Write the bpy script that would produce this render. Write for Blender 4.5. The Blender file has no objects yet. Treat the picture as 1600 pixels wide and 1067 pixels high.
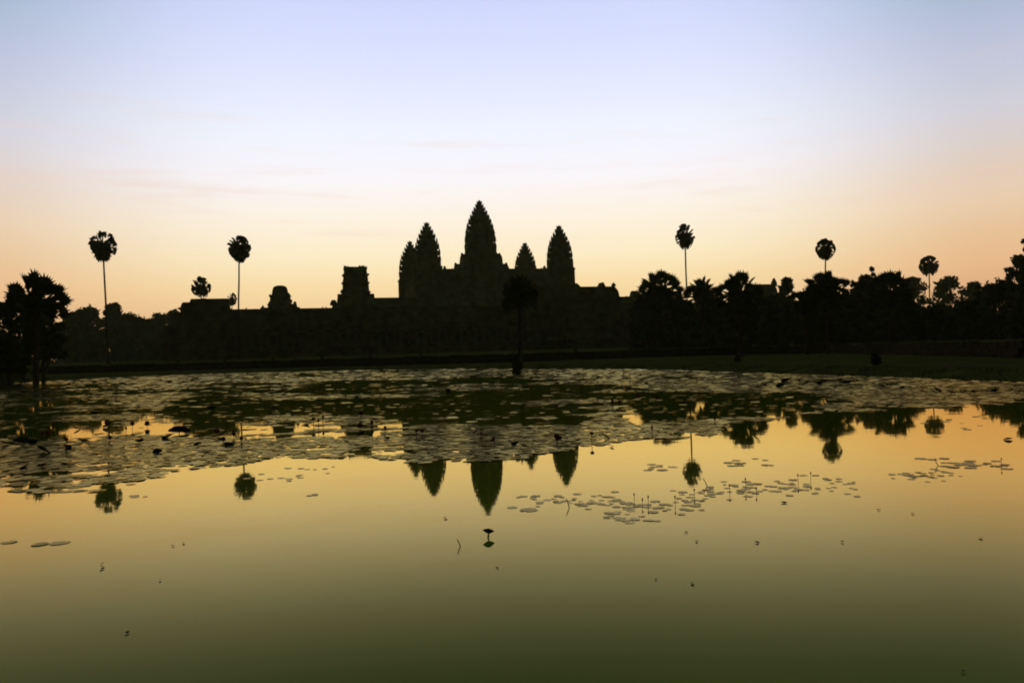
import bpy, math, random
import numpy as np
from mathutils import Matrix, Vector

R = math.radians
sc = bpy.context.scene
C = sc.collection

# ------------------------------------------------------------------ camera
F_PX, CX, CY = 1297.0, 800.0, 533.5          # focal length and centre in photo pixels
EYE = 1.75                                   # eye height above the water
PITCH, ROLL = R(0.738), 0.0285
fw = Vector((0, math.cos(PITCH), math.sin(PITCH)))
r0 = Vector((1, 0, 0)); u0 = Vector((0, -math.sin(PITCH), math.cos(PITCH)))
UP = u0 * math.cos(ROLL) + r0 * math.sin(ROLL)
RT = r0 * math.cos(ROLL) - u0 * math.sin(ROLL)
cam = bpy.data.cameras.new('camera'); camo = bpy.data.objects.new('camera', cam); C.objects.link(camo)
m3 = Matrix((RT, UP, -fw)).transposed()
camo.matrix_world = Matrix.Translation((0, 0, EYE)) @ m3.to_4x4()
cam.sensor_width = 36.0; cam.lens = F_PX / 1600.0 * 36.0
cam.clip_start = 0.05; cam.clip_end = 9000
sc.camera = camo

# ------------------------------------------------------------------ light
def lin(c):
    return tuple(((v / 255) / 12.92 if v / 255 <= .04045 else ((v / 255 + .055) / 1.055) ** 2.4) for v in c)

SUN_EL, SUN_AZ = R(1.5), math.atan2(-.035, 1)      # behind the temple, just above the horizon
world = bpy.data.worlds.new('World'); sc.world = world; world.use_nodes = True
nt = world.node_tree; nt.nodes.clear()
N = nt.nodes.new; L = nt.links.new
def math_node(tree, op, a, b=None, clamp=False):
    n = tree.nodes.new('ShaderNodeMath'); n.operation = op; n.use_clamp = clamp
    for i, v in enumerate((a, b)):
        if v is None: continue
        if isinstance(v, (int, float)): n.inputs[i].default_value = v
        else: tree.links.new(v, n.inputs[i])
    return n.outputs[0]
def ramp(tree, fac, stops, interp='LINEAR'):
    n = tree.nodes.new('ShaderNodeValToRGB'); cr = n.color_ramp; cr.interpolation = interp
    while len(cr.elements) < len(stops): cr.elements.new(0.5)
    for e, (p, c) in zip(cr.elements, stops):
        e.position = p; e.color = (*c[:3], 1)
    tree.links.new(fac, n.inputs[0]); return n.outputs[0]
def maprange(tree, v, a, b, c, d, t='SMOOTHSTEP'):
    n = tree.nodes.new('ShaderNodeMapRange'); n.interpolation_type = t
    tree.links.new(v, n.inputs[0])
    for i, x in zip((1, 2, 3, 4), (a, b, c, d)): n.inputs[i].default_value = x
    return n.outputs[0]
def mixc(tree, f, a, b, mode='MIX'):
    n = tree.nodes.new('ShaderNodeMix'); n.data_type = 'RGBA'; n.blend_type = mode
    for i, v in ((0, f), (6, a), (7, b)):
        if isinstance(v, (int, float)): n.inputs[i].default_value = v
        elif isinstance(v, tuple): n.inputs[i].default_value = (*v[:3], 1)
        else: tree.links.new(v, n.inputs[i])
    return n.outputs[2]
tc = N('ShaderNodeTexCoord'); sx = N('ShaderNodeSeparateXYZ'); L(tc.outputs['Generated'], sx.inputs[0])
hx, hy, hz_ = sx.outputs
hl = math_node(nt, 'SQRT', math_node(nt, 'ADD', math_node(nt, 'MULTIPLY', hx, hx), math_node(nt, 'ADD', math_node(nt, 'MULTIPLY', hy, hy), 1e-5)))
sd = (math.sin(SUN_AZ), math.cos(SUN_AZ))
caz = math_node(nt, 'DIVIDE', math_node(nt, 'ADD', math_node(nt, 'MULTIPLY', hx, sd[0]), math_node(nt, 'MULTIPLY', hy, sd[1])), hl)
zf = math_node(nt, 'MULTIPLY', hz_, 1.25, True)
S = lambda z, *c: (min(1, z * 1.25), lin(c))
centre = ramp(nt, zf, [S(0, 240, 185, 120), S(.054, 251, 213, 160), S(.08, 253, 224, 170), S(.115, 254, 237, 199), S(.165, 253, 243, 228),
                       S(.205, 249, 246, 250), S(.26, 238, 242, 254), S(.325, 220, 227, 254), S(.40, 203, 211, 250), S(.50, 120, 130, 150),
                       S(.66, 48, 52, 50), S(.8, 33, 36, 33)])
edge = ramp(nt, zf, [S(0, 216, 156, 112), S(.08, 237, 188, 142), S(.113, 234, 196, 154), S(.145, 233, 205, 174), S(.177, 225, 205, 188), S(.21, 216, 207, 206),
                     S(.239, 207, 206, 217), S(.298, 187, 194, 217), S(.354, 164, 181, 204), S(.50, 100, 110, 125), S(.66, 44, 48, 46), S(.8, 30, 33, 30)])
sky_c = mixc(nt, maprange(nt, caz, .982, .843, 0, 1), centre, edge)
# thin streaks of dawn cloud
mp = N('ShaderNodeMapping'); L(tc.outputs['Generated'], mp.inputs[0]); mp.inputs['Scale'].default_value = (3.2, 3.2, 34)
mp.inputs['Rotation'].default_value = (0, R(2.2), 0)
ns = N('ShaderNodeTexNoise'); L(mp.outputs[0], ns.inputs['Vector']); ns.inputs['Scale'].default_value = 1.6; ns.inputs['Detail'].default_value = 7; ns.inputs['Roughness'].default_value = .62
cl = math_node(nt, 'MULTIPLY', maprange(nt, ns.outputs[0], .50, .80, 0, .38), maprange(nt, hz_, .10, .15, 0, 1))
cl = math_node(nt, 'MULTIPLY', cl, maprange(nt, hz_, .34, .21, 0, 1))
sky_c = mixc(nt, cl, sky_c, lin((238, 206, 190)))
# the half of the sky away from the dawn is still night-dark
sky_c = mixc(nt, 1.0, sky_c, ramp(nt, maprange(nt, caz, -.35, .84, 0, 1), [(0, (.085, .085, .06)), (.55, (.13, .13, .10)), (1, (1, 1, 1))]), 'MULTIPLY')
nish = N('ShaderNodeTexSky'); nish.sky_type = 'NISHITA'; nish.sun_disc = False
nish.sun_elevation = SUN_EL; nish.sun_rotation = SUN_AZ; nish.air_density = 1.0; nish.dust_density = 1.5
bg1 = N('ShaderNodeBackground'); L(nish.outputs[0], bg1.inputs[0]); bg1.inputs[1].default_value = .0015
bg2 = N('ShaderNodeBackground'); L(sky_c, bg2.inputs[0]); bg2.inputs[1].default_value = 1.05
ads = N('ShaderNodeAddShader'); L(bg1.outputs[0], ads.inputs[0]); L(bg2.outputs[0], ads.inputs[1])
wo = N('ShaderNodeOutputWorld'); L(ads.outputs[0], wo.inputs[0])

sun = bpy.data.lights.new('sun', 'SUN'); sun.energy = .12; sun.angle = R(3); sun.color = (1, .72, .42)
suno = bpy.data.objects.new('sun', sun); C.objects.link(suno); suno.location = (0, 300, 120)
sv = Vector((math.sin(SUN_AZ) * math.cos(SUN_EL), math.cos(SUN_AZ) * math.cos(SUN_EL), math.sin(SUN_EL)))
suno.rotation_euler = (-sv).to_track_quat('-Z', 'Y').to_euler()

sc.view_settings.view_transform = 'Standard'; sc.view_settings.look = 'None'
sc.view_settings.exposure = 0; sc.view_settings.gamma = 1
sc.render.engine = 'CYCLES'
sc.cycles.filter_width = 1.9
sc.cycles.max_bounces = 5; sc.cycles.diffuse_bounces = 2; sc.cycles.glossy_bounces = 3
sc.cycles.volume_bounces = 0

# ------------------------------------------------------------------ helpers
rng = np.random.default_rng(11)
random.seed(5)
def yh(px): return 550.2 - .0285 * (px - 800)               # the true horizon in the photo
def ray(px, py):
    return fw + RT * ((px - CX) / F_PX) - UP * ((py - CY) / F_PX)
def at(px, py, D):                                          # the world point seen at a photo pixel, D metres ahead
    d = ray(px, py); k = D / d.y
    return Vector((d.x * k, D, EYE + d.z * k))
def on_water(px, py, z=0.0):
    d = ray(px, py); k = (z - EYE) / d.z
    return Vector((d.x * k, d.y * k, z))
def proj(x, y, z):
    x, y, z = np.asarray(x, float), np.asarray(y, float), np.asarray(z, float) - EYE
    dep = x * fw.x + y * fw.y + z * fw.z
    return CX + F_PX * (x * RT.x + y * RT.y + z * RT.z) / dep, CY - F_PX * (x * UP.x + y * UP.y + z * UP.z) / dep

def vnoise(x, y, seed=0):                                   # smooth value noise, numpy
    xi, yi = np.floor(x).astype(int), np.floor(y).astype(int)
    fx, fy = x - xi, y - yi
    fx, fy = fx * fx * (3 - 2 * fx), fy * fy * (3 - 2 * fy)
    def h(a, b):
        n = (a * 374761393 + b * 668265263 + seed * 974711) & 0x7fffffff
        n = ((n ^ (n >> 13)) * 1274126177) & 0x7fffffff
        return ((n ^ (n >> 16)) & 0xffff) / 65535.0
    return (h(xi, yi) * (1 - fx) + h(xi + 1, yi) * fx) * (1 - fy) + (h(xi, yi + 1) * (1 - fx) + h(xi + 1, yi + 1) * fx) * fy

class MB:
    def __init__(s): s.v = []; s.f = []
    def add(s, vs, fs):
        o = len(s.v); s.v += [tuple(v) for v in vs]; s.f += [tuple(i + o for i in f) for f in fs]; return s
    def box(s, x0, x1, y0, y1, z0, z1, taper=0):
        t = taper
        return s.add([(x0, y0, z0), (x1, y0, z0), (x1, y1, z0), (x0, y1, z0), (x0 + t, y0 + t, z1), (x1 - t, y0 + t, z1), (x1 - t, y1 - t, z1), (x0 + t, y1 - t, z1)],
                     [(3, 2, 1, 0), (4, 5, 6, 7), (0, 1, 5, 4), (1, 2, 6, 5), (2, 3, 7, 6), (3, 0, 4, 7)])
    def loft(s, rings, cap=True):
        n = len(rings[0]); vs = [p for r in rings for p in r]; fs = []
        for k in range(len(rings) - 1):
            for i in range(n):
                j = (i + 1) % n
                fs.append((k * n + i, k * n + j, (k + 1) * n + j, (k + 1) * n + i))
        if cap: fs += [tuple(range(n - 1, -1, -1)), tuple(range((len(rings) - 1) * n, len(rings) * n))]
        return s.add(vs, fs)
    def tube(s, pts, rad, n=7, cap=True):
        rings = []
        for k, p in enumerate(pts):
            p = Vector(p); a = Vector(pts[max(0, k - 1)]); b = Vector(pts[min(len(pts) - 1, k + 1)])
            t = (b - a).normalized(); q = t.cross(Vector((0.13, 1, .07))).normalized(); w = t.cross(q)
            r = rad[k] if hasattr(rad, '__len__') else rad
            rings.append([tuple(p + q * (r * math.cos(2 * math.pi * i / n)) + w * (r * math.sin(2 * math.pi * i / n))) for i in range(n)])
        return s.loft(rings, cap)
    def prism(s, prof, a, b, axis='x'):                     # profile (h, z) swept along an axis
        if axis == 'x': r = [[(a, h, z) for h, z in prof], [(b, h, z) for h, z in prof]]
        else: r = [[(h, a, z) for h, z in prof], [(h, b, z) for h, z in prof]]
        return s.loft(r)
    def spike(s, x, y, z, w, d, h, ang=0):                  # a leaf-shaped upright stone
        c, n = math.cos(ang), math.sin(ang)
        def T(p, q, zz): return (x + p * c - q * n, y + p * n + q * c, z + zz)
        return s.loft([[T(-w, -d, 0), T(w, -d, 0), T(w, d, 0), T(-w, d, 0)], [T(-w * 1.1, -d, h * .4), T(w * 1.1, -d, h * .4), T(w * 1.1, d, h * .4), T(-w * 1.1, d, h * .4)],
                       [T(-w * .12, -d * .5, h), T(w * .12, -d * .5, h), T(w * .12, d * .5, h), T(-w * .12, d * .5, h)]])
    def mesh(s, name, off=(0, 0, 0)):
        me = bpy.data.meshes.new(name)
        me.from_pydata([(v[0] - off[0], v[1] - off[1], v[2] - off[2]) for v in s.v], [], s.f); me.update(); return me
    def build(s, name, mat, parent=None, off=(0, 0, 0), smooth=False):
        me = s.mesh(name, off); me.materials.append(mat)
        if smooth: me.polygons.foreach_set('use_smooth', [True] * len(me.polygons))
        o = bpy.data.objects.new(name, me); C.objects.link(o)
        if parent is not None: o.parent = parent
        return o
def np_mesh(name, verts, nper, mat):                        # many equal polygons from a (k*nper, 3) array
    me = bpy.data.meshes.new(name); k = len(verts) // nper
    me.vertices.add(len(verts)); me.vertices.foreach_set('co', np.ascontiguousarray(verts, dtype=np.float32).ravel())
    me.loops.add(len(verts)); me.loops.foreach_set('vertex_index', np.arange(len(verts), dtype=np.int32))
    me.polygons.add(k); me.polygons.foreach_set('loop_start', (np.arange(k) * nper).astype(np.int32))
    me.update(calc_edges=True); me.validate(); me.materials.append(mat); return me
def link(name, me, parent=None):
    o = bpy.data.objects.new(name, me); C.objects.link(o)
    if parent is not None: o.parent = parent
    return o
def tag(o, label=None, cat=None, group=None, kind=None):
    for k, v in (('label', label), ('category', cat), ('group', group), ('kind', kind)):
        if v: o[k] = v
    return o
def empty(name, loc, rz=0):
    o = bpy.data.objects.new(name, None); C.objects.link(o); o.empty_display_size = .3
    o.location = loc; o.rotation_euler = (0, 0, rz); return o

# ------------------------------------------------------------------ materials
def mat(name, c1, c2, scale=1.0, rough=.85, spec=.25, detail=5, bump=0, coord='Object', stretch=(1, 1, 1)):
    m = bpy.data.materials.new(name); m.use_nodes = True; t = m.node_tree; b = t.nodes['Principled BSDF']
    tcn = t.nodes.new('ShaderNodeTexCoord'); mpn = t.nodes.new('ShaderNodeMapping'); mpn.inputs['Scale'].default_value = stretch
    t.links.new(tcn.outputs[coord], mpn.inputs[0])
    n = t.nodes.new('ShaderNodeTexNoise'); n.inputs['Scale'].default_value = scale; n.inputs['Detail'].default_value = detail
    t.links.new(mpn.outputs[0], n.inputs['Vector'])
    t.links.new(ramp(t, n.outputs[0], [(.34, c1), (.66, c2)]), b.inputs['Base Color'])
    b.inputs['Roughness'].default_value = rough; b.inputs['Specular IOR Level'].default_value = spec
    if bump:
        bn = t.nodes.new('ShaderNodeBump'); bn.inputs['Strength'].default_value = bump; bn.inputs['Distance'].default_value = .1
        t.links.new(n.outputs[0], bn.inputs['Height']); t.links.new(bn.outputs[0], b.inputs['Normal'])
    return m
STONE = mat('weathered_sandstone', (.075, .082, .03), (.155, .16, .065), .35, .92, 0.0, 8, .4)
STONE_D = mat('lichen_dark_stone', (.055, .06, .022), (.12, .12, .05), .5, .92, 0.0, 8, .4)
LATERITE = mat('laterite_blocks', (.028, .022, .012), (.06, .045, .026), 2.0, .95, 0.0, 6, .5)
BARK = mat('palm_bark', (.045, .036, .024), (.10, .08, .055), 2.5, .9, 0.0, 4, .3, stretch=(1, 1, 6))
FROND = mat('palm_frond', (.03, .042, .015), (.065, .08, .028), .9, .65, 0.0)
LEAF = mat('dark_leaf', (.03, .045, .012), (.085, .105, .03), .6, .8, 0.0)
LEAF_F = mat('hazed_far_leaf', (.05, .07, .02), (.10, .125, .038), .25, .85, 0.0)  # lighter green than the near leaves: distance haze put into the colour
GRASS = mat('lawn_grass', (.07, .085, .018), (.14, .16, .036), .5, .95, 0.0, 8)
def pad_mat(name, c1, c2, gl, fac, rough):
    """waxy leaf lying on the water: olive body under a dull brownish film"""
    m = bpy.data.materials.new(name); m.use_nodes = True; t = m.node_tree; t.nodes.clear()
    ge = t.nodes.new('ShaderNodeNewGeometry'); tcn = t.nodes.new('ShaderNodeTexCoord')
    n = t.nodes.new('ShaderNodeTexNoise'); n.inputs['Scale'].default_value = 1.1; n.inputs['Detail'].default_value = 4
    t.links.new(ge.outputs['Position'], n.inputs['Vector'])
    oi = t.nodes.new('ShaderNodeObjectInfo')
    v = math_node(t, 'FRACT', math_node(t, 'ADD', ge.outputs['Random Per Island'], oi.outputs['Random']))
    v = math_node(t, 'ADD', math_node(t, 'MULTIPLY', v, .55), math_node(t, 'MULTIPLY', n.outputs[0], .55))
    d = t.nodes.new('ShaderNodeBsdfDiffuse'); t.links.new(ramp(t, v, [(.25, c1), (.85, c2)]), d.inputs[0])
    g = t.nodes.new('ShaderNodeBsdfGlossy'); g.inputs['Roughness'].default_value = rough
    t.links.new(ramp(t, v, [(.2, tuple(x * .62 for x in gl)), (.9, gl)]), g.inputs[0])
    mx = t.nodes.new('ShaderNodeMixShader'); mx.inputs[0].default_value = fac
    t.links.new(d.outputs[0], mx.inputs[1]); t.links.new(g.outputs[0], mx.inputs[2])
    o = t.nodes.new('ShaderNodeOutputMaterial'); t.links.new(mx.outputs[0], o.inputs[0]); return m
PAD = pad_mat('lily_pad_skin', (.05, .058, .015), (.11, .11, .03), (.84, .72, .32), .46, .17)
PAD_N = pad_mat('lily_pad_skin_thin', (.04, .042, .010), (.09, .08, .018), (.92, .74, .34), .46, .28)
LOTUS_LEAF = mat('lotus_leaf', (.018, .028, .012), (.045, .055, .022), 6, .6, 0.0)
PETAL = mat('lotus_petal', (.16, .025, .035), (.30, .06, .075), 9, .6, 0.0)
STEM = mat('lotus_stem', (.02, .026, .010), (.05, .05, .02), 5, .7, 0.0)
WOOD = mat('old_timber', (.04, .03, .02), (.09, .065, .04), 3, .9, 0.0)
PATHM = mat('sandy_path', (.13, .10, .065), (.20, .155, .10), .6, .95, 0.0)

def water_mat():
    m = bpy.data.materials.new('pond_water'); m.use_nodes = True; t = m.node_tree; t.nodes.clear()
    tcn = t.nodes.new('ShaderNodeTexCoord')
    mpn = t.nodes.new('ShaderNodeMapping'); mpn.inputs['Scale'].default_value = (.55, 1.0, 1); t.links.new(tcn.outputs['Object'], mpn.inputs[0])
    n = t.nodes.new('ShaderNodeTexNoise'); n.inputs['Scale'].default_value = 1.3; n.inputs['Detail'].default_value = 3; t.links.new(mpn.outputs[0], n.inputs['Vector'])
    bn = t.nodes.new('ShaderNodeBump'); bn.inputs['Strength'].default_value = .05; bn.inputs['Distance'].default_value = .02
    t.links.new(n.outputs[0], bn.inputs['Height'])
    fr = t.nodes.new('ShaderNodeFresnel'); fr.inputs[0].default_value = 1.33
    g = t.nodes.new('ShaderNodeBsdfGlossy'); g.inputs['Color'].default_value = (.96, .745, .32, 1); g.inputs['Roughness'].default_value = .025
    t.links.new(bn.outputs[0], g.inputs['Normal'])
    d = t.nodes.new('ShaderNodeBsdfDiffuse')                # algae-green murk under the surface
    t.links.new(ramp(t, n.outputs[0], [(.3, (.23, .37, .02)), (.7, (.26, .41, .024))]), d.inputs['Color'])
    mx = t.nodes.new('ShaderNodeMixShader')
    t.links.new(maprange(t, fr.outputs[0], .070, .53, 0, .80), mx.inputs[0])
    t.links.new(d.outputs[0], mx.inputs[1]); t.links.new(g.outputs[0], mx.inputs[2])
    o = t.nodes.new('ShaderNodeOutputMaterial'); t.links.new(mx.outputs[0], o.inputs[0]); return m
WATER = water_mat()

# ------------------------------------------------------------------ ground and pond
POND = np.array([(-53, 84), (-51.8, 88), (-50, 101), (-46, 108), (-42.7, 110.7), (-30, 109.5), (-19.5, 105.6), (-7.4, 96.6), (.7, 85.7), (6.1, 79.4), (10.8, 69.8), (15, 55.6),
                 (17.3, 46.8), (19.2, 38.3), (20.1, 32.6), (22, 15), (23, 1.9), (4, 1.7), (-20, 1.8), (-40, 2.0)], float)
BANK = [(-200, 152), (-120, 147), (-81.6, 143), (-54, 133), (-29.6, 128), (-13.5, 121), (0, 118), (9.6, 126), (36, 135), (45, 118), (42, 91), (36.5, 59), (40, 30), (46, -8)]
LOW = np.array(BANK + [(46, -60), (-200, -60)], float)
def sdf(P, x, y):                                           # + outside, - inside
    d = np.full(x.shape, 1e9); ins = np.zeros(x.shape, bool)
    for a, b in zip(P, np.roll(P, -1, 0)):
        e = b - a; wx, wy = x - a[0], y - a[1]
        t = np.clip((wx * e[0] + wy * e[1]) / (e @ e), 0, 1)
        d = np.minimum(d, np.hypot(wx - t * e[0], wy - t * e[1]))
        with np.errstate(divide='ignore', invalid='ignore'):
            c = ((a[1] > y) != (b[1] > y)) & (x < (b[0] - a[0]) * (y - a[1]) / (b[1] - a[1] if b[1] != a[1] else 1e-9) + a[0])
        ins ^= c
    return np.where(ins, -d, d)
def sstep(t): t = np.clip(t, 0, 1); return t * t * (3 - 2 * t)
def hz(x, y):
    x = np.atleast_1d(np.asarray(x, float)); y = np.atleast_1d(np.asarray(y, float))
    d = sdf(POND, x, y) + (vnoise(x * .35, y * .35, 3) - .5) * .8
    e = sdf(LOW, x, y)
    z = np.where(d < 0, -.9 * sstep(-d / 2.5) - .02, .32 * sstep(d / 2.0))
    z = z + np.where(d > 1, (vnoise(x * .2, y * .2, 7) - .5) * .08, 0)
    z = z + 1.22 * sstep((e + .2) / 1.6) + .55 * sstep((e - 10) / 60) + .35 * sstep((e - 60) / 80)
    return z
def ground(x, y): return float(hz(x, y)[0])
gx = np.concatenate([-np.geomspace(4200, 95, 22), np.arange(-90, 61, 1.0), np.geomspace(66, 4200, 22)])
gy = np.concatenate([[-900, -300, -100, -40, -20], np.arange(-10, 170, 1.0), np.geomspace(175, 4600, 30)])
GX, GY = np.meshgrid(gx, gy); GZ = hz(GX.ravel(), GY.ravel())
gb = MB(); gb.v = list(zip(GX.ravel(), GY.ravel(), GZ)); W_ = len(gx)
gb.f = [(j * W_ + i, j * W_ + i + 1, (j + 1) * W_ + i + 1, (j + 1) * W_ + i) for j in range(len(gy) - 1) for i in range(W_ - 1)]
tag(gb.build('ground', GRASS, smooth=True), kind='structure')
wv = [(p[0] + (1.5 if p[0] > -10 else -1.5), p[1] + (1.5 if p[1] > 50 else -.6), 0) for p in POND]
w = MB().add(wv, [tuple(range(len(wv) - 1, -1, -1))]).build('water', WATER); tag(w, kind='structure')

# trodden path across the right-hand lawn
pb = MB(); pp = [(23 + 1.3 * k, 44.5 + .12 * k) for k in range(12)]
for k, (x, y) in enumerate(pp):
    pb.v += [(x, y - .8, ground(x, y - .8) + .02), (x, y + .8, ground(x, y + .8) + .02)]
    if k: pb.f.append((2 * k - 2, 2 * k, 2 * k + 1, 2 * k - 1))
tag(pb.build('path', PATHM), kind='structure')

# retaining wall of laterite along the raised ground
def along(poly, step):
    out = []
    for a, b in zip(poly[:-1], poly[1:]):
        a, b = np.array(a, float), np.array(b, float); n = max(1, int(np.hypot(*(b - a)) / step))
        out += [tuple(a + (b - a) * k / n) for k in range(n)]
    return out + [tuple(poly[-1])]
wl = along(BANK[2:12], 2.2); rb = MB()
for (xa, ya), (xb, yb) in zip(wl[:-1], wl[1:]):
    t = Vector((xb - xa, yb - ya, 0)); n = Vector((t.y, -t.x, 0)).normalized()
    za = random.uniform(1.42, 1.58)
    for lo, hi, o in ((.0, .55, .75), (.55, 1.0, .5), (1.0, za, .25)):
        a = Vector((xa, ya, 0)) + n * o; b = Vector((xb, yb, 0)) + n * o
        c = Vector((xb, yb, 0)) - n * .35; d = Vector((xa, ya, 0)) - n * .35
        rb.loft([[(*p.xy, lo) for p in (a, b, c, d)], [(*p.xy, hi) for p in (a, b, c, d)]])
tag(rb.build('retaining_wall', LATERITE), 'low dark stepped stone wall along the lawn behind the pond', 'wall')

# ------------------------------------------------------------------ the temple
YAW = R(14); T0 = Vector((-11.9, 343, 2.35)); ZB = T0.z
temple = tag(empty('temple', T0, YAW), 'huge dark stone temple with five bud-shaped towers in silhouette beyond the pond', 'temple')
def tpart(mb, name, m, parent=temple): return mb.build(name, m, parent, off=(0, 0, ZB))

def redent(r, cx=0, cy=0, z=0):
    q = [(1, .36), (.89, .36), (.89, .6), (.75, .6), (.75, .75), (.6, .75), (.6, .89), (.36, .89), (.36, 1)]
    pts = []
    for k in range(4):
        c, s = (1, 0, -1, 0)[k], (0, 1, 0, -1)[k]
        pts += [(cx + r * (a * c - b * s), cy + r * (a * s + b * c), z) for a, b in q]
    return pts
PROF = [(0, .97), (.19, .94), (.33, .88), (.46, .79), (.6, .63), (.735, .44), (.87, .23), (.95, .12), (1, .06)]
def pw(t): return float(np.interp(t, [p[0] for p in PROF], [p[1] for p in PROF]))
def bud_tower(u, v, zlow, z0, ztip, W, tiers, label):
    b = MB(); rnd = random.Random(int(u * 7 + v * 13 + 999))
    Wb = W * 1.10
    rings = [redent(Wb * 1.03, u, v, zlow), redent(Wb * 1.03, u, v, zlow + .6), redent(Wb * 1.0, u, v, zlow + .7), redent(Wb * .99, u, v, z0 - 1.0), redent(Wb * 1.03, u, v, z0 - .6), redent(Wb * 1.03, u, v, z0 - .1)]
    Hh = ztip - z0; t = 0; hs = [1.0 * (.90 ** k) for k in range(tiers)]; tot = sum(hs); zz = z0
    spikes = []
    for k in range(tiers):
        h = hs[k] / tot * Hh * .955
        t0 = (zz - z0) / Hh; t1 = (zz + h - z0) / Hh
        r = W * pw(t0 + .3 * (t1 - t0))
        lo_ = (1.06, 1.04) if k == 0 else (.89, .84)
        rings += [redent(r * lo_[0], u, v, zz), redent(r * lo_[1], u, v, zz + h * .42), redent(r * 1.04, u, v, zz + h * rnd.uniform(.55, .63)), redent(r * rnd.uniform(1.02, 1.09), u, v, zz + h * .70), redent(r * .86, u, v, zz + h * .72)]
        for q in redent(r * .97, u, v, zz + h * .66):
            i = len(spikes)
            a = math.atan2(q[1] - v, q[0] - u)
            if rnd.random() < .8:
                spikes.append((q[0], q[1], q[2], r * .07, r * .05, h * rnd.uniform(.5, .85), a + math.pi / 2))
        for kk in range(4):                                 # the miniature gable on each face
            a = kk * math.pi / 2
            spikes.append((u + math.cos(a) * r * 1.03, v + math.sin(a) * r * 1.03, zz + h * .66, r * .2, r * .06, h * .95, a + math.pi / 2))
        zz += h
    rr = W * pw((zz - z0) / Hh)
    rings.append(redent(rr * .8, u, v, zz + .02))
    b.loft(rings)
    for s in spikes: b.spike(*s)
    o = tpart(b, 'tower', STONE); o['label'] = label
    f = MB()
    n = 10; fr = [(rr * .9, 0), (rr * .95, .2), (rr * .7, .38), (rr * .75, .5), (rr * .5, .85), (rr * .12, 1.0)]
    f.loft([[(u + a * math.cos(2 * math.pi * i / n), v + a * math.sin(2 * math.pi * i / n), zz + .02 + c * (ztip - zz)) for i in range(n)] for a, c in fr])
    tpart(f, 'finial', STONE, o)
    return o
def vault(w, z0, z1):                                       # ogival corbel-vault profile
    h = z1 - z0
    half = [(-w, z0), (-w * .97, z0 + .2 * h), (-w * .82, z0 + .55 * h), (-w * .5, z0 + .83 * h), (-w * .16, z0 + .97 * h), (-.12 * w, z0 + h)]
    return half + [(-a, c) for a, c in reversed(half)]
def cresting(b, a0, a1, h, z, axis, step=.9, hgt=.55):
    k = a0 + .3
    while k < a1 - .2:
        if random.random() < .35:
            x, y = (k, h) if axis == 'x' else (h, k)
            b.spike(x, y, z - .02, .16, .12, hgt * random.uniform(.5, 1), 0 if axis == 'x' else math.pi / 2)
        k += step
def gallery(name, u0, u1, v0, v1, zfloor, zwall, zridge, width, m=STONE, sides='nsew'):
    """A closed rectangle of vaulted galleries; front is the low-v side."""
    b = MB(); r = MB(); hw = width / 2
    runs = []
    if 's' in sides: runs.append(('x', u0, u1, v0))
    if 'n' in sides: runs.append(('x', u0, u1, v1))
    if 'w' in sides: runs.append(('y', v0 + hw, v1 - hw, u0))
    if 'e' in sides: runs.append(('y', v0 + hw, v1 - hw, u1))
    for ax, a, c, h in runs:
        prof = [(h - hw, zfloor), (h - hw, zwall - .5), (h - hw - .3, zwall - .35), (h - hw - .3, zwall), (h + hw + .3, zwall), (h + hw + .3, zwall - .35), (h + hw, zwall - .5), (h + hw, zfloor)]
        b.prism(prof, a, c, ax)
        r.prism([(h + q, z) for q, z in vault(hw * .96, zwall + .003, zridge)], a, c, ax)
        cresting(r, a, c, h, zridge, ax)
    o = tpart(b, name, m); tpart(r, 'roof', m, o)
    return o

# third enclosure: the long low gallery facing the pond
U3, V3, V3B = 95, -115, 95
plat = MB()
for k, (z0, z1) in enumerate(((1.2, 3.1), (3.1, 3.9), (3.9, 4.6))):
    e = 6.5 - 1.6 * k
    plat.box(-U3 - e, U3 + e, V3 - e, V3B + e, z0, z1, .12)
tpart(plat, 'platform', STONE_D)
og = gallery('outer_gallery', -U3, U3, V3, V3B, 4.6, 10.2, 14.6, 5.4, STONE_D)
half = MB()                                                # lean-to half vault carried by the colonnade
half.add([(-U3 + 5, V3 - 2.7, 9.2), (-U3 + 5, V3 - 5.2, 8.0), (-U3 + 5, V3 - 5.2, 7.6), (-U3 + 5, V3 - 2.7, 8.2), (U3 - 5, V3 - 2.7, 9.2), (U3 - 5, V3 - 5.2, 8.0), (U3 - 5, V3 - 5.2, 7.6), (U3 - 5, V3 - 2.7, 8.2)],
         [(0, 1, 5, 4), (1, 2, 6, 5), (2, 3, 7, 6), (3, 0, 4, 7), (0, 3, 2, 1), (4, 5, 6, 7)])
tpart(half, 'half_vault', STONE_D, og)
pm = MB().box(-.24, .24, -.24, .24, 0, 3.0).box(-.32, .32, -.32, .32, -.001, .28).box(-.32, .32, -.32, .32, 2.75, 3.02).mesh('pillar'); pm.materials.append(STONE)
k = 0
for i in range(95):
    u = -88 + 1.95 * i
    if abs(u) < 14.5 or u > 89: continue
    o = link('pillar', pm, og); o.location = (u, V3 - 4.9, 4.6 - ZB)
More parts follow.
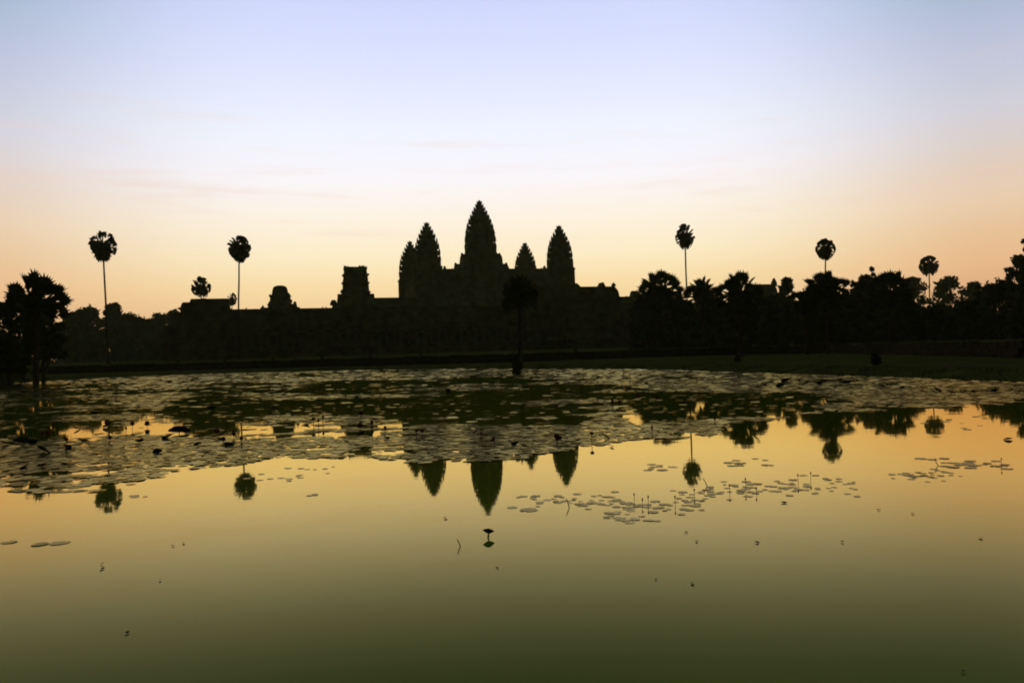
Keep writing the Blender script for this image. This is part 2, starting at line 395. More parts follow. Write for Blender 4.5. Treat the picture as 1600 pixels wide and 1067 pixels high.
def pavilion(u, v, hw, zwall, ztop, name='corner_pavilion', steps=()):
    b = MB(); b.box(u - hw, u + hw, v - hw, v + hw, 1.2, zwall, .05)
    b.box(u - hw - .35, u + hw + .35, v - hw - .35, v + hw + .35, zwall, zwall + .5)
    o = tpart(b, name, STONE_D)
    r = MB(); r.prism([(v + q, z) for q, z in vault(hw * .8, zwall + .5, ztop)], u - hw + 2.0, u + hw + .1, 'x'); r.box(u - hw, u - hw + 1.98, v - 3.4, v + 3.4, zwall + .5, ztop - 1.0, .3); r.spike(u - hw + .4, v - 3, zwall + .5, .4, .5, 1.3, .4)
    r.prism([(u + q, z) for q, z in vault(hw * .75, zwall + .5, ztop - .25)], v - hw - .2, v + hw + .2, 'y')
    cresting(r, u - hw + 2.2, u + hw, v, ztop, 'x', .7, .6)
    tpart(r, 'roof', STONE_D, o)
    for (du, w, zt) in steps:
        s = MB(); s.prism([(v + q, z) for q, z in [(-w, 1.2), (-w, zt - 1.4)] + [(a, c) for a, c in vault(w, zt - 1.4, zt)][1:-1] + [(w, zt - 1.4), (w, 1.2)]], u + du[0], u + du[1], 'x')
        tpart(s, 'porch', STONE_D, o)
    return o
pavilion(-95.3, V3 - .5, 5.4, 14.4, 17.3, steps=(((-8.0, -5.45), 3.2, 13.8), ((-9.8, -8.0), 2.5, 10.6)))
pavilion(95.3, V3 - .5, 5.4, 14.4, 17.3, steps=(((5.45, 8.0), 3.2, 13.8),))
# the ruined western gatehouse in the middle of the gallery
gt = MB(); gt.box(-13.8, 13.8, V3 - 6.5, V3 + 4, 4.6, 15.6, .1); gt.box(-14.2, 14.2, V3 - 6.9, V3 + 4.4, 15.6, 16.1)
gt.box(-9, 9, V3 - 10.5, V3 - 6.4, 4.6, 11.5, .1); gt.box(-4.5, 4.5, V3 - 13.5, V3 - 10.4, 4.6, 9.5, .1)
gh = tpart(gt, 'gatehouse', STONE_D)
gr = MB(); gr.prism([(V3 - 1.2 + q, z) for q, z in vault(4.8, 16.1, 19.4)], -13.6, 13.0, 'x'); gr.box(-13.4, 12.6, V3 - 5.5, V3 + 3, 16.1, 19.1, .5)
for uu, w, zt in ((1.8, 1.9, 20.3), (9.6, 1.1, 20.5), (-10, 1.6, 20.2)):
    gr.prism([(uu + q, z) for q, z in vault(w, 16.1, zt)], V3 - 2.6, V3 + .6, 'y')
gr.prism([(q, z) for q, z in vault(4.2, 9.5, 12.6)], V3 - 13.2, V3 - 10.4, 'y'); gr.prism([(q, z) for q, z in vault(5.5, 11.5, 15)], V3 - 10.4, V3 - 6.6, 'y')
gr.spike(13.2, V3 - 1.2, 19.4, .5, .4, 1.1); gr.spike(13.6, V3 - 1.2, 16, .6, .5, 2.6)
tpart(gr, 'roof', STONE_D, gh)
gs = MB()
for k in range(8): gs.box(-3.4, 3.4, V3 - 13.5 - .5 * (8 - k), V3 - 13.4, 1.2 + .42 * k, 1.2 + .42 * (k + 1))
tpart(gs, 'staircase', STONE_D, gh)

# second enclosure, raised higher, with its broken corner towers
b2 = MB()
for k, (z0, z1) in enumerate(((2, 7), (7, 10.5), (10.5, 12))):
    b2.box(-58 + k, 58 - k, -50 + k, 62 - k, z0, z1, .4)
tpart(b2, 'terrace_base', STONE_D)
g2 = gallery('second_gallery', -52, 51, -45, 57, 12, 17.2, 21.3, 6.4)
lb = MB(); lb.box(-49, -33, -48.6, -41.4, 17.2, 21.75, .3)
tpart(lb, 'roof', STONE, g2)
def stub_tower(u, v, z0, widths, label):
    """A corner tower that lost its top: stacked storeys with projecting cornices."""
    b = MB(); rings = []
    for z, r in widths: rings.append(redent(r, u, v, z))
    b.loft(rings); rnd = random.Random(int(u))
    for z, r in widths[2:-1:2]:
        for q in redent(r * .95, u, v, z):
            if rnd.random() < .5: b.spike(q[0], q[1], q[2] - .05, r * .07, r * .05, rnd.uniform(.5, 1.1), math.atan2(q[1] - v, q[0] - u) + math.pi / 2)
    for du in (-1, 1):                                      # stepped porches either side
        b.box(u + du * 5.4 - 1.2, u + du * 5.4 + 1.2, v - 2.4, v + 2.4, 12, 21.6, .25); b.box(u + du * 7.3 - 1.0, u + du * 7.3 + 1.0, v - 2.2, v + 2.2, 12, 19.6, .2)
        b.prism([(v + q, z) for q, z in vault(2.1, 21.6, 23.4)], u + du * 5.2 - 1.0, u + du * 5.2 + 1.0, 'x'); b.spike(u + du * 7.6, v, 19.5, .5, 1.2, 1.9, math.pi / 2)
    o = tpart(b, 'corner_tower', STONE); o['label'] = label
    return o
stub_tower(-54, -45, 12, [(12, 5.6), (21.8, 5.5), (22.0, 5.0), (23.6, 4.7), (23.9, 5.1), (24.3, 4.5), (26.6, 4.35), (27.1, 4.85), (27.5, 4.25), (29.3, 4.1), (29.8, 4.6), (30.3, 3.95), (31.7, 3.8), (32.0, 4.1), (32.3, 3.9), (32.5, 2.6)],
           'broad broken tower with a flat top rising above the left of the gallery')
stub_tower(54, -45, 12, [(12, 5.2), (19.5, 5), (19.9, 5.3), (20.3, 4.4), (21.6, 4.1), (22.1, 3.2)], 'low broken stump of a tower at the right end of the gallery')

# the upper level: steep base, gallery and the five towers
b3 = MB()
for k, (z0, z1) in enumerate(((12, 17), (17, 21.5), (21.5, 25.3))):
    e = 33.5 - 1.3 * k; b3.box(-e, e, -e, e, z0, z1, .7)
ub = tpart(b3, 'upper_base', STONE)
for s_ in (-1, 0, 1):
    st = MB()
    for k in range(24): st.box(s_ * 26 - 2, s_ * 26 + 2, -33.6 - .26 * (24 - k), -30, 12 + .55 * k, 12 + .55 * (k + 1))
    tpart(st, 'staircase', STONE, ub)
g3 = gallery('upper_gallery', -26, 26, -26, 26, 25.3, 30.2, 33.9, 6.0)
ax = MB()                                                  # axial galleries to the central tower
ax.box(-3, 3, -23, 23, 25.3, 31.5); ax.box(-23, 23, -2.9, 2.9, 25.3, 31.4)
ax.prism(vault(3, 31.5, 35.4), -23, 23, 'y'); ax.prism(vault(2.9, 31.4, 35.3), -23, 23, 'x')
tpart(ax, 'axial_gallery', STONE)
bud_tower(-26, -26, 25.3, 34.8, 51.4, 4.75, 8, 'tall pointed tower, nearer one of the left-hand pair')
bud_tower(26, -26, 25.3, 34.0, 50.7, 4.9, 8, 'tall pointed tower standing alone at the right')
bud_tower(-26, 26, 25.3, 34.5, 51.5, 4.8, 8, 'pointed tower half hidden behind the nearer left-hand one')
bud_tower(26, 26, 25.3, 34.5, 51.0, 4.8, 8, 'small far tower showing its tip between the centre and the right tower')
ct = bud_tower(0, 0, 25.3, 42.6, 65.0, 6.25, 10, 'highest, central tower, a pointed lotus bud')
for a in range(4):                                         # stepped porches round the central tower
    p = MB(); c, s = (1, 0, -1, 0)[a], (0, 1, 0, -1)[a]
    for d0, d1, w, zw, zt in ((5, 8.2, 4.6, 38.5, 42.6), (8.2, 11, 3.6, 34.6, 38.6)):
        prof = [(-w, 25.3), (-w, zw)] + vault(w, zw, zt)[1:-1] + [(w, zw), (w, 25.3)]
        rings = [[(d * c - h * s, d * s + h * c, z) for h, z in prof] for d in (d0, d1)]
        p.loft(rings)
        p.spike((d1 - .3) * c, (d1 - .3) * s, zt - .2, .55, .4, .8, a * math.pi / 2 + math.pi / 2)
        for h in (-w * .8, w * .8) if d1 > 9 else ():
            p.spike((d1 - .3) * c - h * s, (d1 - .3) * s + h * c, zw + 1.2, .5, .4, 1.5, a * math.pi / 2 + math.pi / 2)
    tpart(p, 'porch', STONE, ct)
for u_, v_ in ((-26, -26), (26, -26), (-26, 26), (26, 26)):
    for du, dv in ((-u_ / 26, 0), (0, -v_ / 26)):
        tpart(MB().spike(u_ + du * 6.4, v_ + dv * 6.4, 33.5, .6, .5, 1.5, 0 if dv else math.pi / 2), 'gable_finial', STONE)

# the two libraries in the outer court
def library(u, v, label, broken):
    c, s = math.cos(YAW), math.sin(YAW)
    loc = Vector((T0.x + u * c - v * s, T0.y + u * s + v * c, ZB))
    root = tag(empty('library', loc, YAW), label, 'stone building')
    b = MB()
    for k in range(4): b.box(-8.5 + .6 * k, 8.5 - .6 * k, -6 + .6 * k, 6 - .6 * k, 1.5 + 1.2 * k, 2.7 + 1.2 * k)
    b.build('platform', STONE_D, root, off=(0, 0, ZB))
    w_ = MB(); w_.box(-5.6, 5.6, -3.6, 3.6, 6.3, 13.6); w_.box(-6, 6, -4, 4, 13.6, 14.1)
    w_.build('wall', STONE, root, off=(0, 0, ZB))
    r = MB()
    if broken:
        r.prism(vault(3.8, 14.1, 17.6), -5.6, 5.8, 'x')
        r.loft([redent(q, .0, 0, z) for z, q in ((14.1, 3.9), (18.0, 3.7), (18.4, 4.0), (18.8, 3.2), (20.6, 3.0), (21.1, 3.3), (21.5, 2.5), (23.2, 2.2), (23.9, 1.9), (24.3, 1.0))])
        for x, z, h in ((-5.2, 17.3, 1.1), (-3.3, 18.3, 1.2), (-3.0, 20.9, .9), (3.2, 19, 1.2), (2.6, 21.2, .9)): r.spike(x, 0, z, .35, .5, h)
        r.box(3.5, 5.2, -3, 3, 17, 19.2, .5)
    else:
        r.prism(vault(3.8, 14.1, 23.4), -5.9, 5.0, 'x'); r.box(-5.6, 5.2, -2.2, 2.2, 14.1, 22, .2); r.spike(5.2, 0, 22.6, .7, .8, 3.0); r.spike(-5.6, 0, 22.4, .6, .8, 1.2)
    r.build('roof', STONE, root, off=(0, 0, ZB))
    d = MB(); d.box(-1.0, 1.0, -3.75, -3.55, 6.3, 9.4); d.build('doorway', WOOD, root, off=(0, 0, ZB))
library(-78.5, -70, 'ruined stone library whose rounded stump rises left of the flat-topped tower', True)
library(87, -70, 'stone library whose sloping roof shows between the trees on the right', False)

# stone posts along the top of the retaining wall
pst = MB().box(-.2, .2, -.2, .2, 0, .62, .03).box(-.26, .26, -.26, .26, .62, .74).spike(0, 0, .74, .18, .18, .3).mesh('stone_post'); pst.materials.append(STONE_D)
for k, (x, y) in enumerate(along(BANK[3:9], 7.5)[::1]):
    o = link('stone_post', pst); o.location = (x + .1, y + .9, ground(x + .1, y + .9) - .12)
    tag(o, 'small weathered stone post on the rim of the low wall before the temple', 'post', 'stone posts along the low wall')

# ------------------------------------------------------------------ palms and trees
def fan_leaf(vs, apex, d, hub_len, fr, rnd, fold=.35):
    """petiole + palmate fan; vs gets triangles"""
    d = d.normalized(); side = d.cross(Vector((0, 0, 1)))
    if side.length < .1: side = d.cross(Vector((1, 0, 0)))
    side.normalize(); nrm = side.cross(d).normalized()
    tw = rnd.uniform(-1.0, 1.0)
    side, nrm = side * math.cos(tw) + nrm * math.sin(tw), nrm * math.cos(tw) - side * math.sin(tw)
    hub = apex + d * hub_len - Vector((0, 0, .12 * hub_len))
    pwid = .03 * fr + .02
    for q in (side, nrm):
        vs += [apex + q * pwid * 1.6, apex - q * pwid * 1.6, hub - q * pwid, apex + q * pwid * 1.6, hub - q * pwid, hub + q * pwid]
    n = 15; A = R(138)
    def pt(a, r):
        out = hub + (d * math.cos(a) + side * math.sin(a)) * r
        return out + nrm * (abs(math.sin(a)) * r * fold) - Vector((0, 0, .10 * r * r / fr))
    for i in range(n):
        a0 = -A + 2 * A * i / n; a1 = -A + 2 * A * (i + 1) / n; am = (a0 + a1) / 2
        rt = fr * rnd.uniform(.82, 1.05) * (1 - .12 * abs(am / A)); rv = fr * .6
        vs += [hub, pt(a0, rv), pt(am, rt), hub, pt(am, rt), pt(a1, rv)]
def tri_mesh(name, vs, m, off):
    a = np.asarray([tuple(v) for v in vs]) - np.array(off); return np_mesh(name, a, 3, m)
def palm(px, ytop, ybot, wpx, D, label, seed, base_px=None, leaves=34, group=None, low=-30, trunk_r=.24, sparse=0.10, skirt=16, frr=(.30, .39), apexf=1.05, tidy=True):
    rnd = random.Random(seed)
    top, bot = at(px, ytop, D), at(px, ybot, D)
    rad = wpx / 2 * D / F_PX; rv = (top.z - bot.z) / 2
    apex = Vector((bot.x + (top.x - bot.x) * .5, D, bot.z + rv * apexf))
    bx = at(base_px, yh(base_px), D).x if base_px else apex.x + rnd.uniform(-.5, .5)
    gz = ground(bx, D) - .1
    root = tag(empty('sugar_palm', (bx, D, gz)), label, 'palm tree', group)
    off = (bx, D, gz); t = MB(); pts = []; rr = []
    for k in range(13):
        s = k / 12; w = rnd.uniform(-.03, .03)
        pts.append((bx + (apex.x - bx) * (s ** 1.4) + w, D + w, gz + (apex.z - gz) * s))
        rr.append(trunk_r * (1.45 - .55 * min(1, s * 6)) * (1 - .25 * s) * rnd.uniform(.97, 1.03))
    t.tube(pts, rr, 9).build('trunk', BARK, root, off, True)
    vs = []
    for i in range(leaves):
        z = math.sin(R(low)) + (1 - math.sin(R(low))) * ((i + .5) / leaves)
        el = math.asin(max(-1, min(1, z))); az = i * 2.39996 + rnd.uniform(-.5, .5)
        if rnd.random() < sparse and el > R(-10): continue
        d = Vector((math.cos(az) * math.cos(el), math.sin(az) * math.cos(el), math.sin(el)))
        fr = rnd.uniform(*frr)
        fan_leaf(vs, apex, d, (1 - fr) * rnd.uniform(.9, 1.08), fr, rnd)
    for i in range(skirt):                                 # old leaves hanging round the top of the trunk
        az = i * .9 + rnd.random(); d = Vector((math.cos(az) * .6, math.sin(az) * .6, -1 + rnd.uniform(0, .9)))
        fan_leaf(vs, apex, d, .16, rnd.uniform(.34, .55), rnd, .5)
    A3 = np.array([tuple(v) for v in vs]) - np.array(apex)
    lo, hi = np.percentile(A3, 1.0, axis=0), np.percentile(A3, 99.0, axis=0)
    zt, zb = top.z - apex.z, bot.z - apex.z
    A3[:, 2] = np.where(A3[:, 2] > 0, A3[:, 2] * zt / hi[2], A3[:, 2] * zb / lo[2])
    A3[:, :2] *= 2 * rad / max(hi[0] - lo[0], .1)
    A3[:, 0] += (top.x + bot.x) / 2 - apex.x - (A3[:, 0].max() + A3[:, 0].min()) / 2 * .6
    cz_ = (zt + zb) / 2; cc = np.array([(top.x + bot.x) / 2 - apex.x, 0, cz_])
    rr3 = np.linalg.norm((A3 - cc) / np.array([rad, rad, (zt - zb) / 2]), axis=1)
    if tidy: A3 = cc + (A3 - cc) * np.where(rr3 > 1, (1 + .2 * (rr3 - 1)) / np.maximum(rr3, 1e-3), 1)[:, None]
    if tidy:                                               # the hanging leaves draw in to the trunk like a teardrop
        hr = np.hypot(A3[:, 0], A3[:, 1]); lim = rad * (1.05 - .80 * np.clip(A3[:, 2] / zb, 0, 1) ** 1.5)
        A3[:, :2] *= np.where((A3[:, 2] < 0) & (hr > lim), lim / np.maximum(hr, 1e-3) * .65 + .35, 1)[:, None]
    vs = A3 + np.array(apex)
    link('crown', tri_mesh('crown', vs, FROND, off), root)
    return root
palm(160.5, 361, 411, 42, 179, 'tall slender palm at the left with a ragged gappy head above far trees', 3, 169, 21, sparse=.18, low=-12)
palm(374, 368.5, 410.5, 38, 194, 'tall slender palm with a round head above the left end of the gallery', 4, 373, 24, low=-20)
palm(1070, 350, 391, 31, 196, 'tall slender palm leaning out of the trees right of the temple, highest on that side', 5, 1076, 21, low=-20)
palm(1290, 372.5, 408, 30, 210, 'tall palm with a round head just above a broad bushy palm on the right', 6, 1290, 24, low=-25, sparse=.02, frr=(.33, .42))
palm(1451.5, 399.5, 432.5, 29, 252, 'small distant palm with a tight round head, rightmost of the tall ones', 7, 1454, 24, low=-25, sparse=.02, frr=(.33, .42))
palm(314, 432, 468, 30, 245, 'palm head peeping over the roof of the left corner pavilion', 8, 318, 26, trunk_r=.2, low=-40)
palm(362.5, 457, 479, 15, 262, 'tiny far palm between the corner pavilion and a tall palm trunk', 9, 363, 20, trunk_r=.16)
palm(58, 428, 500, 90, 77, 'big dark fan palm on the left shore with side tufts of leaves', 10, 55, 24, low=-6, trunk_r=.3, sparse=0, skirt=6, frr=(.31, .38), apexf=.55, tidy=False)
palm(812, 430, 484, 52, 86, 'dark palm with a stout trunk on the far shore in front of the central tower', 11, 812, 34, trunk_r=.26, tidy=False, skirt=14, apexf=.9)
palm(1032, 427, 484, 68, 150, 'bushy low palm at the left end of the right-hand palms', 12, 1034, 46, low=-60, sparse=0, tidy=False, skirt=14, apexf=.9)
palm(1098, 435, 478, 56, 150, 'low palm with flat crown and gaps beneath, below the leaning tall palm', 13, 1098, 30, low=-15, tidy=False, skirt=14, apexf=.9)
palm(1155, 428, 492, 66, 104, 'bushy rounded fan palm left of the library roof', 14, 1158, 46, low=-55, sparse=0, tidy=False, skirt=14, apexf=.9)
palm(1259, 453, 492, 34, 112, 'small spiky palm left of the broad palm on the right', 15, 1260, 26, low=-30, trunk_r=.18, tidy=False, skirt=14, apexf=.9)
palm(1291, 427, 484, 74, 110, 'broad spreading fan palm under a tall slim one on the right', 16, 1293, 40, low=-25, tidy=False, skirt=14, apexf=.9)
palm(1392, 427, 496, 64, 119, 'dense round fan palm between broad palm and distant small-headed palm', 17, 1391, 50, low=-60, sparse=0, tidy=False, skirt=14, apexf=.9)

def tree(px, ytop, wpx, D, label, seed, m=LEAF, ylow=None, n=2600, leaf=.55, clumps=None, group=None, name='broadleaf_tree', flat=.75, dome=.35):
    rnd = random.Random(seed); g = np.random.default_rng(seed)
    top = at(px, ytop, D); x = top.x; gz = ground(x, D) - .1
    Hh = top.z - gz; W = wpx / 2 * D / F_PX
    zl = at(px, ylow, D).z if ylow else gz + Hh * .3
    off = (x, D, gz); root = tag(empty(name, off), label, 'tree' if name != 'shrub' else 'shrub', group)
    shrub = name == 'shrub'; K = clumps or rnd.randint(20, 26)
    cz = (zl + top.z) / 2; ch = (top.z - zl) / 2; cs = []; rb_ = min(W, ch * 1.1)
    for i in range(K):                                     # clumps through a domed envelope
        s_ = (i + .5) / K; zz = zl + (top.z - zl) * s_
        wd = W * math.sqrt(max(.05, 1 - max(0, (s_ - dome) / (1 - dome)) ** 2)); r = rb_ * (rnd.uniform(.4, .55) if shrub else rnd.uniform(.22, .40))
        a = i * 2.39996 + rnd.uniform(-.4, .4); q = math.sqrt(rnd.uniform(.05, 1.0)) * max(0, wd - r * .7)
        cs.append((x + math.cos(a) * q, D + math.sin(a) * q, min(max(zz, zl + r * flat * .6), top.z - r * flat * rnd.uniform(.8, 1.4)), r))
    cs.append((x + rnd.uniform(-.25, .25) * W, D, top.z - rb_ * .3 * flat, rb_ * .3))
    t = MB(); tr = .03 if shrub else max(.09, Hh * .022); zt = zl + ch * .4
    t.tube([(x, D, gz), (x + rnd.uniform(-.2, .2), D, gz + (zt - gz) * .5), (x + rnd.uniform(-.3, .3), D, zt)], [tr * 1.3, tr, tr * .7], 7)
    for c in cs:
        s0 = rnd.uniform(.45, .95); p0 = Vector((x, D, gz + (zt - gz) * s0)); p1 = Vector(c[:3])
        t.tube([p0, p0.lerp(p1, .5) + Vector((0, 0, -.05 * Hh * rnd.random())), p1], [tr * .5, tr * .35, tr * .12], 5)
    t.build('trunk', BARK, root, off, True)
    wts = np.array([c[3] ** 2 for c in cs]); wts /= wts.sum()
    ci = g.choice(len(cs), n, p=wts); ca = np.array(cs)[ci]
    dv = g.normal(size=(n, 3)); dv /= np.linalg.norm(dv, axis=1)[:, None]
    rr_ = ca[:, 3] * (g.random(n) ** .5) * (1 + .22 * g.normal(size=n) * (g.random(n) < .35))
    P = ca[:, :3] + dv * rr_[:, None] * np.array([1, 1, flat])
    P[:, 2] = np.maximum(P[:, 2], gz + .3)
    a = g.normal(size=(n, 3)); a /= np.linalg.norm(a, axis=1)[:, None]
    b = np.cross(a, g.normal(size=(n, 3))); b /= np.linalg.norm(b, axis=1)[:, None]
    sz = (leaf * g.uniform(.5, 1.25, n))[:, None]
    q = np.stack([P - a * sz, P - b * sz * .45, P + a * sz, P + b * sz * .45], 1).reshape(-1, 3) - np.array(off)
    link('crown', np_mesh('crown', q, 4, m), root)
    return root

# far wood to the left, tree by tree
for k, (px, yt, wp, D, lab) in enumerate((
        (116, 486, 44, 300, 'grey-green far tree just right of the big shore palm'), (138, 480, 40, 320, 'grey-green far tree left of the slender palm trunk, with a bumpy top'),
        (177, 473, 34, 310, 'far tree with a flat wispy top behind the slender left palm'), (196, 489, 50, 300, 'low rounded far tree right of the slender left palm'),
        (223, 496, 46, 315, 'lowest far tree in the dip left of the temple'), (250, 490, 40, 330, 'far tree with a feathery top beside the temple end'),
        (272, 485, 32, 340, 'tall thin far tree touching the left end of the temple'))):
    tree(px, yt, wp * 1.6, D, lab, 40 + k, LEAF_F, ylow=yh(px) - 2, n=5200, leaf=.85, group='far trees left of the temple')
gw = np.random.default_rng(50); n = 80000; xx = gw.uniform(-620, 620, n); hh = 10 + 9 * vnoise(xx / 14, xx * 0, 4) + 3 * vnoise(xx / 4, xx * 0, 5)
yy = 470 + gw.uniform(-14, 14, n) + xx * .12; zz = 1.2 + hh * gw.random(n) ** .9; aa = gw.normal(size=(n, 3)); aa /= np.linalg.norm(aa, axis=1)[:, None]
bb = np.cross(aa, gw.normal(size=(n, 3))); bb /= np.linalg.norm(bb, axis=1)[:, None]; PP = np.stack([xx, yy, zz], 1); sz = gw.uniform(.8, 1.8, n)[:, None]
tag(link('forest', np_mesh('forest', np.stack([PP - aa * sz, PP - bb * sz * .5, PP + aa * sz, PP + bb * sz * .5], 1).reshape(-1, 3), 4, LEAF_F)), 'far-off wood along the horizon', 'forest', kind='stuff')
# dark trees on the left shore
tree(14, 468, 84, 84, 'dark bushy tree at the left edge of the photo beside the shore palm', 60, ylow=582, n=3600, leaf=.34, group='dark trees on the left shore')
tree(66, 478, 78, 83, 'dense dark tree right behind the trunk of the shore palm', 61, ylow=560, n=3600, leaf=.32, group='dark trees on the left shore')
tree(-25, 500, 80, 92, 'dark tree cut by the left edge of the photo', 62, ylow=585, n=2500, leaf=.36, group='dark trees on the left shore')
# dark trees behind the right-hand lawn
rows = [(1012, 462, 60, 152, 'dark leafy tree below the leftmost low palm'), (1062, 468, 66, 158, 'dark leafy tree filling the gap between two low palms'), (1112, 466, 60, 160, 'dark leafy tree under the flat-crowned low palm'),
        (1150, 474, 74, 128, 'dark leafy tree under the rounded fan palm'), (1205, 462, 70, 150, 'dark leafy tree in front of the library'), (1228, 434, 40, 185, 'light feathery tree hiding the right end of the library roof'),
        (1262, 476, 66, 140, 'dark leafy tree under the small spiky palm'), (1312, 462, 76, 138, 'dark leafy tree under the broad fan palm'), (1352, 430, 58, 150, 'rounded dark tree between the broad fan palm and dense round palm'),
        (1408, 466, 66, 140, 'dark leafy tree under the dense round palm'), (1455, 478, 84, 135, 'dark leafy tree below the distant small-headed palm'), (1512, 470, 88, 128, 'dark leafy tree left of the big dome tree'),
        (1562, 438, 110, 118, 'big dome-shaped dark tree at the right edge'), (1610, 446, 90, 105, 'dark tree cut by the right edge of the photo')]
for k, (px, yt, wp, D, lab) in enumerate(rows):
    tree(px, yt, wp * 1.1, D, lab, 80 + k, ylow=yh(px) + 3, n=6000, clumps=36, leaf=.42 if D < 145 else .5, group='dark trees behind the right-hand lawn')
for k, (px, yt, wp, D, lab) in enumerate((
        (1424, 433, 44, 300, 'pale far tree just left of the distant small-headed palm'), (1480, 431, 52, 290, 'pale far tree right of the distant small-headed palm, with a bumpy crown'),
        (1520, 440, 36, 310, 'lowest pale far tree in the dip before the right edge'), (1377, 440, 40, 300, 'pale far tree hidden behind the dense round palm'))):
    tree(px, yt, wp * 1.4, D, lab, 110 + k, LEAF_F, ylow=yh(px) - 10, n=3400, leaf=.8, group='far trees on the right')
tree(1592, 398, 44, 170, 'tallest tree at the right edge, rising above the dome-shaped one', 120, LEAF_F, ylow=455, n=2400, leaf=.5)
tree(1362, 417, 16, 165, 'thin pointed sapling top sticking up right of the broad fan palm', 121, LEAF, ylow=450, n=420, leaf=.4, clumps=4)
tree(1604, 372, 30, 150, 'wispy tree top leaning into the photo at the right edge', 122, LEAF, ylow=430, n=700, leaf=.4, clumps=5)
# small shrubs on the lawn and the shore
for k, (px, yt, yb, wp, lab) in enumerate(((1152, 556, 567, 10, 'small dark shrub on the lawn below the rounded fan palm'), (1368, 553, 572, 15, 'dark shrub with a pointed top standing alone on the right lawn'),
        (20, 560, 594, 60, 'low dark bush on the left shore'), (806, 558, 578, 16, 'bush around the foot of the palm on the far shore'))):
    p = on_water(px, yb, .32)
    tree(px, yt, wp, p.y, lab, 140 + k, LEAF, ylow=yb + 5, n=1800, leaf=.13, clumps=14, name='shrub')
# rough grass along the shores
gg = np.random.default_rng(21); sp = []
for a, b in zip(POND, np.roll(POND, -1, 0)):
    if max(a[1], b[1]) < 20: continue
    n = int(np.hypot(*(b - a)) * 45)
    t = gg.random(n)[:, None]; p = a + (b - a) * t; nn = np.array([b[1] - a[1], -(b[0] - a[0])]); nn = nn / np.hypot(*nn)
    if sdf(POND, *(np.array([(a + b) / 2 + nn * .5]).T))[0] < 0: nn = -nn
    sp.append(p + nn * (gg.random(n) ** 1.5 * 3.2 - .35)[:, None])
sp = np.concatenate(sp); n = len(sp); z = np.maximum(hz(sp[:, 0], sp[:, 1]), -.02); hgt = gg.uniform(.04, .17, n); an = gg.uniform(0, math.pi, n); wd = .03
dx, dy = np.cos(an) * wd, np.sin(an) * wd; lx, ly = gg.normal(0, .06, n), gg.normal(0, .06, n)
q = np.stack([np.stack([sp[:, 0] - dx, sp[:, 1] - dy, z], 1), np.stack([sp[:, 0] + dx, sp[:, 1] + dy, z], 1), np.stack([sp[:, 0] + lx, sp[:, 1] + ly, z + hgt], 1)], 1).reshape(-1, 3)
tag(link('grass', np_mesh('grass', q, 3, GRASS)), 'rough grass along the pond shore', 'grass', kind='stuff')

# ------------------------------------------------------------------ lily pads
EDGE = np.array([(-50, 768), (0, 768), (70, 771), (120, 766), (180, 756), (235, 746), (290, 733), (345, 724), (400, 713), (500, 711), (620, 716), (760, 717), (850, 711), (930, 694), (990, 689), (1040, 680),
                 (1120, 673), (1135, 660), (1240, 650), (1330, 641), (1500, 633), (1600, 626), (1700, 622)], float)
def pad_shapes(P, rad, tilt, g, n=9):
    k = len(P); th = np.linspace(0, 2 * math.pi, n, endpoint=False)[None, :] + g.uniform(0, 6.28, k)[:, None]
    r = rad[:, None] * (1 + .07 * g.normal(size=(k, n)))
    X = P[:, 0, None] + np.cos(th) * r; Y = P[:, 1, None] + np.sin(th) * r
    tx, ty = g.normal(0, 1, k) * tilt, g.normal(0, 1, k) * tilt
    Z = P[:, 2, None] + (X - P[:, 0, None]) * tx[:, None] + (Y - P[:, 1, None]) * ty[:, None]
    return np.stack([X, Y, Z], 2).reshape(-1, 3)
gp = np.random.default_rng(31); P_all = []; R_all = []
